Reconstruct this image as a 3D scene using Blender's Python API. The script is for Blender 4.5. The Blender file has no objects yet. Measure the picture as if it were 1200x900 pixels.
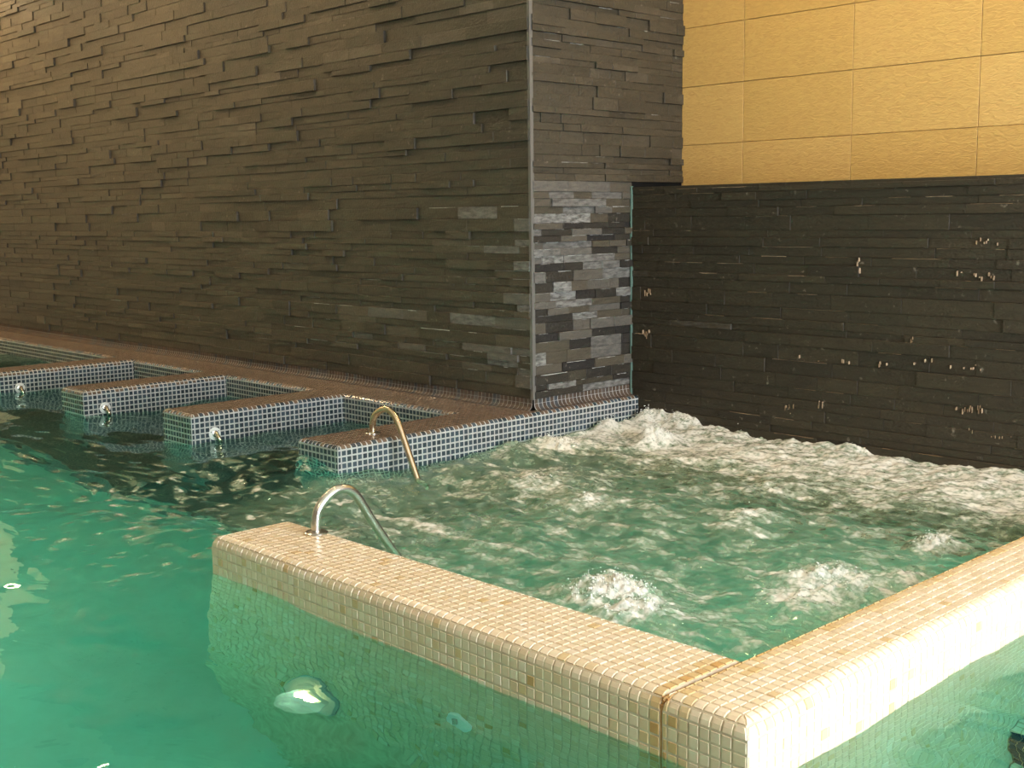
import bpy, bmesh, math, random
import numpy as np
from mathutils import Vector, Matrix

random.seed(7)
rng = np.random.default_rng(11)
C = bpy.context.scene.collection
SC = bpy.context.scene
U = 0.04                      # one mosaic tile pitch in metres; most sizes below are counted in tiles

# ------------------------------------------------------------------ camera
YAW, PITCH, ROLL, FPX = 0.808, -0.139, -0.0126, 1410.4
CAM = Vector((45.684, -65.592, 34.76))
fwd = Vector((-math.sin(YAW) * math.cos(PITCH), math.cos(YAW) * math.cos(PITCH), math.sin(PITCH)))
r0 = Vector((math.cos(YAW), math.sin(YAW), 0)); u0 = r0.cross(fwd)
right = r0 * math.cos(ROLL) + u0 * math.sin(ROLL); up = -r0 * math.sin(ROLL) + u0 * math.cos(ROLL)
cd = bpy.data.cameras.new('camera'); cam = bpy.data.objects.new('camera', cd); C.objects.link(cam)
cd.sensor_width = 36.0; cd.lens = FPX / 1200 * 36.0; cd.clip_start = 0.05; cd.clip_end = 200
cam.matrix_world = Matrix(((right.x, up.x, -fwd.x, CAM.x * U), (right.y, up.y, -fwd.y, CAM.y * U), (right.z, up.z, -fwd.z, CAM.z * U), (0, 0, 0, 1)))
SC.camera = cam

# ------------------------------------------------------------------ sky, exposure, large lights
W = bpy.data.worlds.new('sky'); SC.world = W; W.use_nodes = True
bg = W.node_tree.nodes['Background']; bg.inputs[0].default_value = (0.86, 0.92, 1.0, 1); bg.inputs[1].default_value = 23.0
SC.view_settings.view_transform = 'Standard'; SC.view_settings.look = 'None'
SC.view_settings.exposure = 0.0; SC.view_settings.gamma = 1.0
SC.view_settings.use_curve_mapping = False

def area(name, loc, size, power, color, direction, spread=180):
    l = bpy.data.lights.new(name, 'AREA'); l.shape = 'RECTANGLE'; l.size = size[0] * U; l.size_y = size[1] * U
    l.energy = power; l.color = color; l.spread = math.radians(spread)
    o = bpy.data.objects.new(name, l); C.objects.link(o); o.location = Vector(loc) * U
    o.rotation_euler = Vector(direction).to_track_quat('-Z', 'Y').to_euler()
    return o
# daylight comes through the glazed east side of the hall: one portal per window opening
ROOM_X0, ROOM_X1, ROOM_Y0, CEIL = -372.0, 128.0, -250.0, 118.0
WINS = [(-52, -8), (0, 84)]          # y ranges of the openings
WZ0, WZ1 = 2.0, 84.0
for a, b in WINS:
    o = area('window_portal', (ROOM_X1 - 0.5, (a + b) / 2, (WZ0 + WZ1) / 2), (b - a, WZ1 - WZ0), 1, (1, 1, 1), (-1, 0, 0))
    o.data.cycles.is_portal = True
WARM = (1.0, 0.70, 0.38)

# ------------------------------------------------------------------ helpers
def tag(o, label=None, cat=None, group=None, kind=None):
    if label: o['label'] = label
    if cat: o['category'] = cat
    if group: o['group'] = group
    if kind: o['kind'] = kind
    return o
def empty(name, loc):
    o = bpy.data.objects.new(name, None); C.objects.link(o); o.location = Vector(loc) * U; o.empty_display_size = .1
    return o
class MB:
    """collects vertices (in tiles), faces and a per-vertex tone"""
    def __init__(s): s.v = []; s.f = []; s.t = []
    def add(s, vs, fs, tone=0.5):
        n = len(s.v); s.v += [tuple(p) for p in vs]; s.f += [tuple(i + n for i in f) for f in fs]; s.t += [tone] * len(vs)
    def build(s, name, mat, parent=None, origin=None, smooth=False, kind=None):
        A = np.array(s.v, float).reshape(-1, 3)
        if origin is None: origin = A.mean(0) if parent is not None else np.zeros(3)
        origin = np.array(origin, float)
        me = bpy.data.meshes.new(name); me.from_pydata(((A - origin) * U).tolist(), [], s.f)
        at = me.attributes.new('tone', 'FLOAT', 'POINT'); at.data.foreach_set('value', np.array(s.t, np.float32))
        if smooth: me.polygons.foreach_set('use_smooth', [True] * len(me.polygons))
        me.materials.append(mat); me.update()
        o = bpy.data.objects.new(name, me); C.objects.link(o)
        if parent is not None:
            o.parent = parent
            base = Vector(parent.location)
            if parent.parent is not None: base = base + Vector(parent.parent.location)
            o.location = Vector(origin * U) - base
        else: o.location = Vector(origin * U)
        if kind: o['kind'] = kind
        return o
    def box(s, x0, x1, y0, y1, z0, z1, tone=.5):
        s.add([(x0,y0,z0),(x1,y0,z0),(x1,y1,z0),(x0,y1,z0),(x0,y0,z1),(x1,y0,z1),(x1,y1,z1),(x0,y1,z1)],
              [(3,2,1,0),(4,5,6,7),(0,1,5,4),(1,2,6,5),(2,3,7,6),(3,0,4,7)], tone); return s
    def tube(s, pts, radii, n=14, cap=True, tone=.5):
        pts = [Vector(p) for p in pts]; rings = []
        prev = None
        for i, p in enumerate(pts):
            t = (pts[min(i + 1, len(pts) - 1)] - pts[max(i - 1, 0)]).normalized()
            if prev is None:
                a = t.orthogonal().normalized()
            else:
                a = (prev - t * prev.dot(t)).normalized()
            prev = a; b = t.cross(a)
            r = radii[i] if hasattr(radii, '__len__') else radii
            rings.append([p + (a * math.cos(2*math.pi*k/n) + b * math.sin(2*math.pi*k/n)) * r for k in range(n)])
        vs = [q for R_ in rings for q in R_]; fs = []
        for i in range(len(rings) - 1):
            for k in range(n):
                fs.append((i*n+k, i*n+(k+1)%n, (i+1)*n+(k+1)%n, (i+1)*n+k))
        if cap: fs.append(tuple(range(n - 1, -1, -1))); fs.append(tuple((len(rings)-1)*n + k for k in range(n)))
        s.add(vs, fs, tone); return s
    def lathe(s, o, axis, prof, n=28, tone=.5):
        """prof: (radius, height along axis) list"""
        return s.tube([Vector(o) + Vector(axis).normalized() * (h + 1e-4 * i) for i, (r, h) in enumerate(prof)], [max(r, 1e-3) for r, h in prof], n, True, tone)

def proj(p):
    d = Vector(p) - CAM; z = d.dot(fwd)
    if z < 1: return None
    return (600 + FPX * d.dot(right) / z, 450 - FPX * d.dot(up) / z)
def screen_area(quad, nrm):
    c = sum((Vector(q) for q in quad), Vector()) / len(quad)
    if (CAM - c).dot(Vector(nrm)) <= 0: return 0
    P = [proj(q) for q in quad]
    if any(q is None for q in P): return 0
    m = [sum(q[i] for q in P) / len(P) for i in (0, 1)]
    if not (-10 < m[0] < 1210 and -10 < m[1] < 910): return 0
    return abs(sum(P[i][0] * P[(i+1) % len(P)][1] - P[(i+1) % len(P)][0] * P[i][1] for i in range(len(P)))) / 2

# ------------------------------------------------------------------ materials
def mat(name):
    m = bpy.data.materials.new(name); m.use_nodes = True; nt = m.node_tree
    return m, nt, nt.nodes['Principled BSDF']
def N(nt, t, **kw):
    n = nt.nodes.new(t)
    for k, v in kw.items():
        if k.startswith('i_'): n.inputs[k[2:].replace('_', ' ')].default_value = v
        else: setattr(n, k, v)
    return n
def ramp(nt, stops):
    r = nt.nodes.new('ShaderNodeValToRGB'); e = r.color_ramp.elements
    while len(e) < len(stops): e.new(.5)
    for el, (p, c) in zip(e, stops): el.position = p; el.color = (*c, 1)
    return r
def toned(name, stops, rough, spec=.5, noise=(30, .25), bump=(60, .1, .002), coat=0):
    m, nt, b = mat(name); L = nt.links.new
    a = N(nt, 'ShaderNodeAttribute', attribute_name='tone'); rp = ramp(nt, stops); L(a.outputs['Fac'], rp.inputs[0])
    g = N(nt, 'ShaderNodeNewGeometry'); no = N(nt, 'ShaderNodeTexNoise'); no.inputs['Scale'].default_value = noise[0]; no.inputs['Detail'].default_value = 5
    L(g.outputs['Position'], no.inputs['Vector'])
    mx = N(nt, 'ShaderNodeMix', data_type='RGBA', blend_type='OVERLAY'); mx.inputs[0].default_value = noise[1]
    L(rp.outputs[0], mx.inputs[6]); L(no.outputs['Fac'], mx.inputs[7]); L(mx.outputs[2], b.inputs['Base Color'])
    b.inputs['Roughness'].default_value = rough; b.inputs['Specular IOR Level'].default_value = spec
    b.inputs['Coat Weight'].default_value = coat; b.inputs['Coat Roughness'].default_value = .08
    if bump:
        n2 = N(nt, 'ShaderNodeTexNoise'); n2.inputs['Scale'].default_value = bump[0]; n2.inputs['Detail'].default_value = 4; L(g.outputs['Position'], n2.inputs['Vector'])
        bp = N(nt, 'ShaderNodeBump'); bp.inputs['Strength'].default_value = bump[1]; bp.inputs['Distance'].default_value = bump[2]
        L(n2.outputs['Fac'], bp.inputs['Height']); L(bp.outputs[0], b.inputs['Normal'])
    return m
M = {}
M['cream'] = toned('cream_mosaic', [(0, (.50, .27, .09)), (.12, (.60, .42, .20)), (.35, (.67, .52, .33)), (.7, (.73, .60, .43)), (1, (.78, .70, .57))], .22, .5, (60, .06), (90, .12, .001))
M['cream_grout'] = toned('cream_grout', [(0, (.50, .40, .26)), (1, (.62, .53, .38))], .8, .2, (20, .5), None)
M['blue'] = toned('dark_mosaic', [(0, (.095, .066, .048)), (.45, (.155, .108, .076)), (.55, (.026, .036, .044)), (1, (.058, .080, .10))], .18, .7, (60, .1), (90, .15, .001))  # low tones: warm light put into the tops' colour; high tones: blue-black tile
M['blue_cove'] = toned('dark_cove_mosaic', [(0, (.07, .05, .038)), (.6, (.10, .07, .05)), (1, (.05, .06, .07))], .5, .25, (60, .2), None)
M['blue_grout'] = toned('pale_grout', [(0, (.36, .355, .33)), (1, (.46, .455, .43))], .8, .2, (20, .4), None)
M['step_blue'] = toned('step_blue_mosaic', [(0, (.015, .06, .10)), (1, (.03, .09, .14))], .2, .5, (60, .2), None)

def slate_mat(name, stops, rough):
    m, nt, b = mat(name); L = nt.links.new
    a = N(nt, 'ShaderNodeAttribute', attribute_name='tone'); rp = ramp(nt, stops); L(a.outputs['Fac'], rp.inputs[0])
    g = N(nt, 'ShaderNodeNewGeometry')
    mp = N(nt, 'ShaderNodeMapping'); mp.inputs['Scale'].default_value = (9, 9, 34); L(g.outputs['Position'], mp.inputs['Vector'])
    no = N(nt, 'ShaderNodeTexNoise'); no.inputs['Scale'].default_value = 1; no.inputs['Detail'].default_value = 7; no.inputs['Roughness'].default_value = .65
    L(mp.outputs[0], no.inputs['Vector'])
    mx = N(nt, 'ShaderNodeMix', data_type='RGBA', blend_type='OVERLAY'); mx.inputs[0].default_value = .6
    L(rp.outputs[0], mx.inputs[6]); L(no.outputs['Fac'], mx.inputs[7])
    # pale lime crust caught in fine specks on the rough faces
    n3 = N(nt, 'ShaderNodeTexNoise'); n3.inputs['Scale'].default_value = 26; n3.inputs['Detail'].default_value = 8; L(g.outputs['Position'], n3.inputs['Vector'])
    r3 = ramp(nt, [(.66, (0, 0, 0)), (.80, (1, 1, 1))]); L(n3.outputs['Fac'], r3.inputs[0])
    m2 = N(nt, 'ShaderNodeMix', data_type='RGBA'); L(r3.outputs[0], m2.inputs[0]); L(mx.outputs[2], m2.inputs[6]); m2.inputs[7].default_value = (.2, .17, .13, 1)
    # lime bloom on the limed stones is patchy: dark slate shows through
    mp4 = N(nt, 'ShaderNodeMapping'); mp4.inputs['Scale'].default_value = (13, 13, 42); L(g.outputs['Position'], mp4.inputs['Vector'])
    n4 = N(nt, 'ShaderNodeTexNoise'); n4.inputs['Scale'].default_value = 1; n4.inputs['Detail'].default_value = 6; n4.inputs['Roughness'].default_value = .6; L(mp4.outputs[0], n4.inputs['Vector'])
    r4 = ramp(nt, [(.38, (0, 0, 0)), (.58, (1, 1, 1))]); L(n4.outputs['Fac'], r4.inputs[0])
    th = N(nt, 'ShaderNodeMapRange', clamp=True); L(a.outputs['Fac'], th.inputs[0]); th.inputs[1].default_value = .62; th.inputs[2].default_value = .75
    iv_ = N(nt, 'ShaderNodeMath', operation='SUBTRACT'); iv_.inputs[0].default_value = 1; L(r4.outputs[0], iv_.inputs[1])
    mu = N(nt, 'ShaderNodeMath', operation='MULTIPLY'); L(th.outputs[0], mu.inputs[0]); L(iv_.outputs[0], mu.inputs[1])
    m5 = N(nt, 'ShaderNodeMix', data_type='RGBA'); L(mu.outputs[0], m5.inputs[0]); L(m2.outputs[2], m5.inputs[6]); m5.inputs[7].default_value = (.075, .07, .062, 1)
    L(m5.outputs[2], b.inputs['Base Color'])
    b.inputs['Roughness'].default_value = rough; b.inputs['Specular IOR Level'].default_value = .5
    n2 = N(nt, 'ShaderNodeTexNoise'); n2.inputs['Scale'].default_value = 55; n2.inputs['Detail'].default_value = 6; L(g.outputs['Position'], n2.inputs['Vector'])
    ad = N(nt, 'ShaderNodeMath', operation='ADD'); L(no.outputs['Fac'], ad.inputs[0]); L(n2.outputs['Fac'], ad.inputs[1])
    bp = N(nt, 'ShaderNodeBump'); bp.inputs['Strength'].default_value = .8; bp.inputs['Distance'].default_value = .007
    L(ad.outputs[0], bp.inputs['Height']); L(bp.outputs[0], b.inputs['Normal'])
    return m
SL = [(0, (.018, .015, .013)), (.25, (.033, .027, .017)), (.5, (.050, .041, .0255)), (.65, (.074, .060, .040)), (.78, (.15, .14, .125)), (1, (.36, .36, .34))]
M['slate'] = slate_mat('split_slate', SL, .48)
M['slate_dark'] = slate_mat('wet_split_slate', [(0, (.011, .008, .004)), (.5, (.028, .0205, .0095)), (.8, (.042, .030, .0145)), (1, (.2, .15, .09))], .58)
M['joint'] = toned('slate_bed', [(0, (.01, .009, .008)), (1, (.02, .018, .015))], .9, .1, (20, .3), None)
M['lime'] = toned('lime_crust', [(0, (.20, .13, .07)), (1, (.40, .29, .19))], .8, .2, (80, .6), (120, .5, .002))

def tan_mat():
    m, nt, b = mat('ochre_textured_tile'); L = nt.links.new
    a = N(nt, 'ShaderNodeAttribute', attribute_name='tone'); rp = ramp(nt, [(0, (.53, .325, .092)), (1, (.60, .38, .125))]); L(a.outputs['Fac'], rp.inputs[0])
    g = N(nt, 'ShaderNodeNewGeometry'); tc = N(nt, 'ShaderNodeTexCoord')
    mp = N(nt, 'ShaderNodeMapping'); mp.inputs['Rotation'].default_value = (0, .6, 0); mp.inputs['Scale'].default_value = (18, 18, 52); L(g.outputs['Position'], mp.inputs['Vector'])
    no = N(nt, 'ShaderNodeTexNoise'); no.inputs['Scale'].default_value = 1; no.inputs['Detail'].default_value = 6; no.inputs['Distortion'].default_value = 1.2; L(mp.outputs[0], no.inputs['Vector'])
    mx = N(nt, 'ShaderNodeMix', data_type='RGBA', blend_type='OVERLAY'); mx.inputs[0].default_value = .25
    L(rp.outputs[0], mx.inputs[6]); L(no.outputs['Fac'], mx.inputs[7]); L(mx.outputs[2], b.inputs['Base Color'])
    b.inputs['Roughness'].default_value = .55
    bp = N(nt, 'ShaderNodeBump'); bp.inputs['Strength'].default_value = .7; bp.inputs['Distance'].default_value = .010
    L(no.outputs['Fac'], bp.inputs['Height']); L(bp.outputs[0], b.inputs['Normal'])
    return m
M['tan'] = tan_mat()
def plain(name, col, rough=.6, metal=0, spec=.5):
    m, nt, b = mat(name); L = nt.links.new
    g = N(nt, 'ShaderNodeNewGeometry'); no = N(nt, 'ShaderNodeTexNoise'); no.inputs['Scale'].default_value = 12; no.inputs['Detail'].default_value = 4; L(g.outputs['Position'], no.inputs['Vector'])
    mx = N(nt, 'ShaderNodeMix', data_type='RGBA', blend_type='OVERLAY'); mx.inputs[0].default_value = .12; mx.inputs[6].default_value = (*col, 1); L(no.outputs['Fac'], mx.inputs[7])
    L(mx.outputs[2], b.inputs['Base Color']); b.inputs['Roughness'].default_value = rough; b.inputs['Metallic'].default_value = metal; b.inputs['Specular IOR Level'].default_value = spec
    return m
M['steel'] = plain('brushed_steel', (.62, .60, .56), .26, 1)
M['brass'] = plain('warm_metal', (.64, .53, .38), .27, 1)
M['lamp_plastic'] = plain('lamp_plastic', (.40, .42, .38), .4)
M['white_plastic'] = plain('white_plastic', (.75, .75, .72), .35)
M['dark_hole'] = plain('dark_recess', (.03, .02, .015), .6)
M['ceiling'] = plain('ceiling_paint', (.74, .70, .60), .8)
M['plaster'] = plain('plaster', (.50, .42, .32), .8)
M['sealant'] = toned('stained_sealant', [(0, (.36, .17, .05)), (1, (.5, .27, .1))], .6, .3, (50, .6), (80, .3, .002))
M['green_sealant'] = plain('green_sealant', (.10, .17, .14), .5)
M['edge_trim'] = plain('edge_trim', (.16, .15, .135), .45, .2)
def mosaic_tex(name, c1, c2, grout, pitch=1.0):
    """small tiles too far under water to tell apart"""
    m, nt, b = mat(name); L = nt.links.new
    g = N(nt, 'ShaderNodeNewGeometry'); sp = N(nt, 'ShaderNodeSeparateXYZ'); L(g.outputs['Position'], sp.inputs[0])
    ds = []
    for ax in 'XYZ':
        d = N(nt, 'ShaderNodeMath', operation='DIVIDE'); L(sp.outputs[ax], d.inputs[0]); d.inputs[1].default_value = U * pitch
        f = N(nt, 'ShaderNodeMath', operation='FRACT'); L(d.outputs[0], f.inputs[0])
        c = N(nt, 'ShaderNodeMath', operation='LESS_THAN'); L(f.outputs[0], c.inputs[0]); c.inputs[1].default_value = .13; ds.append(c)
    # a joint only counts on the two axes lying in the face
    sn = N(nt, 'ShaderNodeSeparateXYZ'); L(g.outputs['True Normal'], sn.inputs[0]); acc = None
    for ax, c in zip('XYZ', ds):
        a = N(nt, 'ShaderNodeMath', operation='ABSOLUTE'); L(sn.outputs[ax], a.inputs[0])
        l = N(nt, 'ShaderNodeMath', operation='LESS_THAN'); L(a.outputs[0], l.inputs[0]); l.inputs[1].default_value = .5
        mu = N(nt, 'ShaderNodeMath', operation='MULTIPLY'); L(l.outputs[0], mu.inputs[0]); L(c.outputs[0], mu.inputs[1])
        if acc is None: acc = mu
        else:
            mm = N(nt, 'ShaderNodeMath', operation='MAXIMUM'); L(acc.outputs[0], mm.inputs[0]); L(mu.outputs[0], mm.inputs[1]); acc = mm
    no = N(nt, 'ShaderNodeTexNoise'); no.inputs['Scale'].default_value = 6; L(g.outputs['Position'], no.inputs['Vector'])
    rp = ramp(nt, [(.3, c1), (.7, c2)]); L(no.outputs['Fac'], rp.inputs[0])
    mx = N(nt, 'ShaderNodeMix', data_type='RGBA'); L(acc.outputs[0], mx.inputs[0]); L(rp.outputs[0], mx.inputs[6]); mx.inputs[7].default_value = (*grout, 1)
    L(mx.outputs[2], b.inputs['Base Color']); b.inputs['Roughness'].default_value = .4
    return m
M['pool_mosaic'] = mosaic_tex('pool_mosaic', (.62, .56, .42), (.72, .66, .52), (.45, .38, .26))
M['dark_pool_mosaic'] = mosaic_tex('dark_pool_mosaic', (.03, .06, .065), (.05, .085, .09), (.2, .22, .2))
def emis(name, col, s):
    m = bpy.data.materials.new(name); m.use_nodes = True; nt = m.node_tree; nt.nodes.remove(nt.nodes['Principled BSDF'])
    e = N(nt, 'ShaderNodeEmission'); e.inputs[0].default_value = (*col, 1); e.inputs[1].default_value = s
    nt.links.new(e.outputs[0], nt.nodes['Material Output'].inputs[0]); return m

# ------------------------------------------------------------------ large structure
Z_FLOOR, Z_W = -42.0, -5.15
YW, XC, YL, YT, ZTOP = 84.6, -106.0, 111.3, 126.8, 39.8
LY0 = 74.0
PX1, PY0 = 95.0, -52.0        # pool edges out of sight
def struct(name, boxes, m, kind='structure'):
    b = MB()
    for q in boxes: b.box(*q)
    o = b.build(name, m); o['kind'] = kind; return o
M['pool_floor'] = plain('pool_floor', (.62, .58, .47), .5)
struct('floor', [(ROOM_X0 - 3, PX1 + 3, PY0 - 3, YT + 3, Z_FLOOR - 3, Z_FLOOR)], M['pool_floor'])
struct('floor_bench_bay', [(ROOM_X0 - 2, -104, 30, LY0, Z_FLOOR - .5, Z_FLOOR + 5)], M['dark_pool_mosaic'])
struct('floor_deck', [(ROOM_X0 - 3, ROOM_X1, ROOM_Y0, PY0, Z_FLOOR - 3, -1.0), (PX1, ROOM_X1, PY0, YT + 3, Z_FLOOR - 3, -1.0)], M['plaster'])
struct('ceiling', [(ROOM_X0 - 3, ROOM_X1 + 3, ROOM_Y0 - 3, YT + 6, CEIL, CEIL + 4)], M['ceiling'])
wall_left = struct('wall_left', [(ROOM_X0 - 3, XC - 1.6, YW + .35, YT + 4, Z_FLOOR - 3, CEIL)], M['joint'])
wall_side = struct('wall_side', [(XC - 1.6, XC - .35, YW + .35, YT + .2, -30, CEIL)], M['joint'])
wall_right = struct('wall_right', [(XC - .3, ROOM_X1, YL + .35, YT - .2, Z_FLOOR - 3, ZTOP - .5)], M['joint'])
M['tile_bed'] = plain('tile_bed', (.36, .23, .09), .9)
wall_back = struct('wall_back', [(XC - .3, ROOM_X1, YT + .25, YT + 4, Z_FLOOR - 3, CEIL)], M['tile_bed'])
M['pale_plaster'] = plain('pale_ochre_plaster', (.74, .64, .45), .8)
struct('wall_west', [(ROOM_X0 - 3, ROOM_X0, ROOM_Y0, YW + .4, Z_FLOOR - 3, CEIL)], M['pale_plaster'])
struct('wall_south', [(ROOM_X0 - 3, ROOM_X1 + 3, ROOM_Y0 - 3, ROOM_Y0, Z_FLOOR - 3, CEIL)], M['plaster'])
eb = [(ROOM_X1, ROOM_X1 + 3, ROOM_Y0, YT + 4, Z_FLOOR - 3, WZ0), (ROOM_X1, ROOM_X1 + 3, ROOM_Y0, YT + 4, WZ1, CEIL)]
ys = [ROOM_Y0] + [q for w in WINS for q in w] + [YT + 4]
for i in range(0, len(ys), 2): eb.append((ROOM_X1, ROOM_X1 + 3, ys[i], ys[i + 1], WZ0, WZ1))
struct('wall_east', eb, M['plaster'])
for k, (a, b_) in enumerate(WINS):
    m_ = (a + b_) / 2
    struct('window_%d' % (k + 1), [(ROOM_X1, ROOM_X1 + 2, m_ - 1, m_ + 1, WZ0, WZ1), (ROOM_X1, ROOM_X1 + 2, a, b_, 56, 57.5)], M['edge_trim'])

# ------------------------------------------------------------------ split-slate strips
def strip(mb, axis, plane, a0, a1, z0, z1, proud, tone):
    """one stone strip; axis 'x': lies along x facing -y at y=plane; axis 'y': along y facing +x at x=plane; edges a little uneven"""
    g = .012; j = lambda s=.05: random.uniform(-s, s)
    a0 += g; a1 -= g; z0 += g; z1 -= g
    bk = .45; bev = .05
    base = [(a0, z0), (a1, z0), (a1, z1), (a0, z1)]
    mid = (a0 + a1) / 2 + j(.6)
    front = [(a0 + bev, z0 + bev, proud + j(.04)), (mid, z0 + bev + j(.03), proud + j(.05)), (a1 - bev, z0 + bev, proud + j(.04)),
             (a1 - bev, z1 - bev, proud + j(.04)), (mid, z1 - bev + j(.03), proud + j(.05)), (a0 + bev, z1 - bev, proud + j(.04))]
    side = [(a, z, proud - bev) for a, z in base]
    back = [(a, z, -bk) for a, z in base]
    P = front + side + back
    if axis == 'x': vs = [(a, plane - d, z) for a, z, d in P]
    else: vs = [(plane + d, a, z) for a, z, d in P]
    fs = [(0,1,4,5),(1,2,3,4),(6,7,2,1,0),(7,8,3,2),(8,9,5,4,3),(9,6,0,5),(10,11,7,6),(11,12,8,7),(12,13,9,8),(13,10,6,9)]
    if axis == 'y' : pass
    mb.add(vs, fs, tone)
def courses(z0, z1, hs):
    z = z0; out = []
    while z < z1 - .6:
        h = random.choice(hs) * random.uniform(.9, 1.1)
        if z + h > z1 - .6: h = z1 - z
        out.append((z, min(z + h, z1))); z += h
    return out
def clad(wall, axis, plane, zr, span, hs, ls, tonef, matl, name='slate_strip', limit=300, pr=(.0, .42)):
    items = []; prev = .1
    for (za, zb) in courses(zr[0], zr[1], hs):
        s0, s1 = span(za) if callable(span) else span
        a = s1
        first = random.uniform(.3, 1)
        while a > s0 + .01:
            l = random.uniform(*ls) * first; first = 1
            b = a - l
            if b < s0 + 2: b = s0
            proud = prev if random.random() < .30 else random.choice([.02, .10, .2, .3, .42, .55]) * pr[1] / .42 * random.uniform(.85, 1.25)
            prev = proud
            q = [(b, za), (a, za), (a, zb), (b, zb)]
            quad = [(x, plane, z) if axis == 'x' else (plane, x, z) for x, z in q]
            ar = screen_area(quad, (0, -1, 0) if axis == 'x' else (1, 0, 0))
            items.append((ar, b, a, za, zb, proud, tonef((a + b) / 2, (za + zb) / 2)))
            a = b
    items.sort(key=lambda t: -t[0])
    rest = MB()
    for k, (ar, b, a, za, zb, proud, tone) in enumerate(items):
        mb = MB() if (k < limit and ar > 60) else rest
        strip(mb, axis, plane, b, a, za, zb, proud, tone)
        if mb is not rest: mb.build(name, matl, wall)
    if rest.v: rest.build('slate_cladding', matl, wall, kind='stuff')
    return items
def tone_left(x, z):
    t = random.gauss(.45, .06)
    if random.random() < .04: t = .64
    near = max(0, 1 - (XC - x) / 22) * max(0, min(1, (40 - z) / 10))
    if random.random() < near * .8: t = random.uniform(.56, .82)
    elif x > -190 and z < 16 and random.random() < .14: t = random.uniform(.60, .72)
    return min(max(t, .05), .97)
def tone_side(y, z):
    if z > 40: return min(max(random.gauss(.48, .06), .1), .7)
    if z > 35: return random.uniform(.5, .82)
    r = random.random()
    depth = (y - YW) / 27
    if r < .30 + .12 * depth: return random.uniform(.0, .2)
    if z < 7: return random.uniform(.05, .5) if r < .8 else .82
    return random.uniform(.60, .93 - .1 * depth)
def tone_low(x, z):
    return min(max(random.gauss(.45, .09), .05), .7)
left_items = clad(wall_left, 'x', YW, (2.1, CEIL), (ROOM_X0, XC - .05), [1.15, 1.4, 1.7, 2.2], (6, 13.5), tone_left, M['slate'])
side_items = clad(wall_side, 'y', XC, (2.1, CEIL), lambda z: (YW + .1, YL if z < ZTOP else YT), [1.15, 1.4, 1.7, 2.1], (4.2, 9.0), tone_side, M['slate'])
low_items = clad(wall_right, 'x', YL, (-14, ZTOP - .5), (XC + .1, 40.0), [1.2, 1.5, 1.9, 2.4], (7, 16), tone_low, M['slate_dark'], pr=(.0, .34))
# cap course along the top of the low wall
cp = MB(); cp.box(XC + .05, ROOM_X1, YL - .15, YT, ZTOP - .5, ZTOP); cp.build('ledge_cap', M['slate_dark'], wall_right)
# limescale runs on the low wall
lm = MB()
def run_at(x, z, w, h, n):
    for k in range(n):
        xx = x + random.uniform(-w, w); zz = z + random.uniform(-h, h) * .4; ww = random.uniform(.03, .10); hh = random.uniform(.1, .7) * h
        y = YL - .40
        vs = []
        for q in range(7):
            a = 2 * math.pi * q / 7; s = random.uniform(.6, 1.2)
            vs.append((xx + ww * s * math.cos(a), y, zz + hh * .5 * s * math.sin(a)))
        vs += [(p[0], YL + .3, p[2]) for p in vs]
        lm.add(vs, [tuple(range(6, -1, -1))] + [(q, (q + 1) % 7, 7 + (q + 1) % 7, 7 + q) for q in range(7)], random.random())
for (x, z, w, h, n) in [(-38, 4.5, 2.5, 1.6, 16), (-57.5, 26, .8, 2.5, 8), (-48, 14, .8, 2.2, 6), (-42, 11, 6, 1.2, 10), (-70, 1, 1.2, 2, 6), (-38, 25, 3.5, 1.5, 10), (-36, 30, 2, 1, 6), (-60, 10, 12, 1, 8),
                        (-101.5, 20, .8, 1.6, 7), (-102, 12, .9, 1.4, 7), (-64, 2, .8, 2, 5), (-34, 1, 4, 1, 8)]:
    run_at(x, z, w, h, n)
lm.build('limescale_run', M['lime'], wall_right, kind='stuff')
def lime_edges(wall, items, axis, plane, test, matl):
    mb = MB()
    for ar, b, a, za, zb, proud, tone in items:
        if not test((a + b) / 2, (za + zb) / 2): continue
        u0_ = random.uniform(b + .1, (a + b) / 2); u1_ = random.uniform((a + b) / 2, a - .1); n = 5; th = random.uniform(.05, .13); zt = zb - .02
        d0, d1 = proud - .12, proud + .035
        vs = []
        for k in range(n + 1):
            u = u0_ + (u1_ - u0_) * k / n; w = th * random.uniform(.35, 1.2)
            for d, z in ((d0, zt), (d1, zt - .02), (d1, zt - w), (d0, zt - w)):
                vs.append((u, plane - d, z) if axis == 'x' else (plane + d, u, z))
        fs = [tuple(range(4)), tuple(4 * n + q for q in (3, 2, 1, 0))]
        for k in range(n):
            for q in range(4): fs.append((4*k+q, 4*k+(q+1)%4, 4*k+4+(q+1)%4, 4*k+4+q))
        mb.add(vs, fs, random.random())
    if mb.v: mb.build('limescale_line', matl, wall, kind='stuff')
lime_edges(wall_right, low_items, 'x', YL, lambda x, z: z > -6 and random.random() < .30, M['lime'])
M['lime_pale'] = toned('pale_lime', [(0, (.22, .21, .19)), (1, (.50, .50, .47))], .8, .2, (80, .6), (120, .5, .002))
lime_edges(wall_left, left_items, 'x', YW, lambda x, z: z < 36 and random.random() < (.75 * max(0, 1 - (XC - x) / 30) + (.12 if x > -200 and z < 24 else .02)), M['lime_pale'])
lime_edges(wall_side, side_items, 'y', XC, lambda y, z: random.random() < (.6 if z < 36 else .08), M['lime_pale'])
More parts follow.
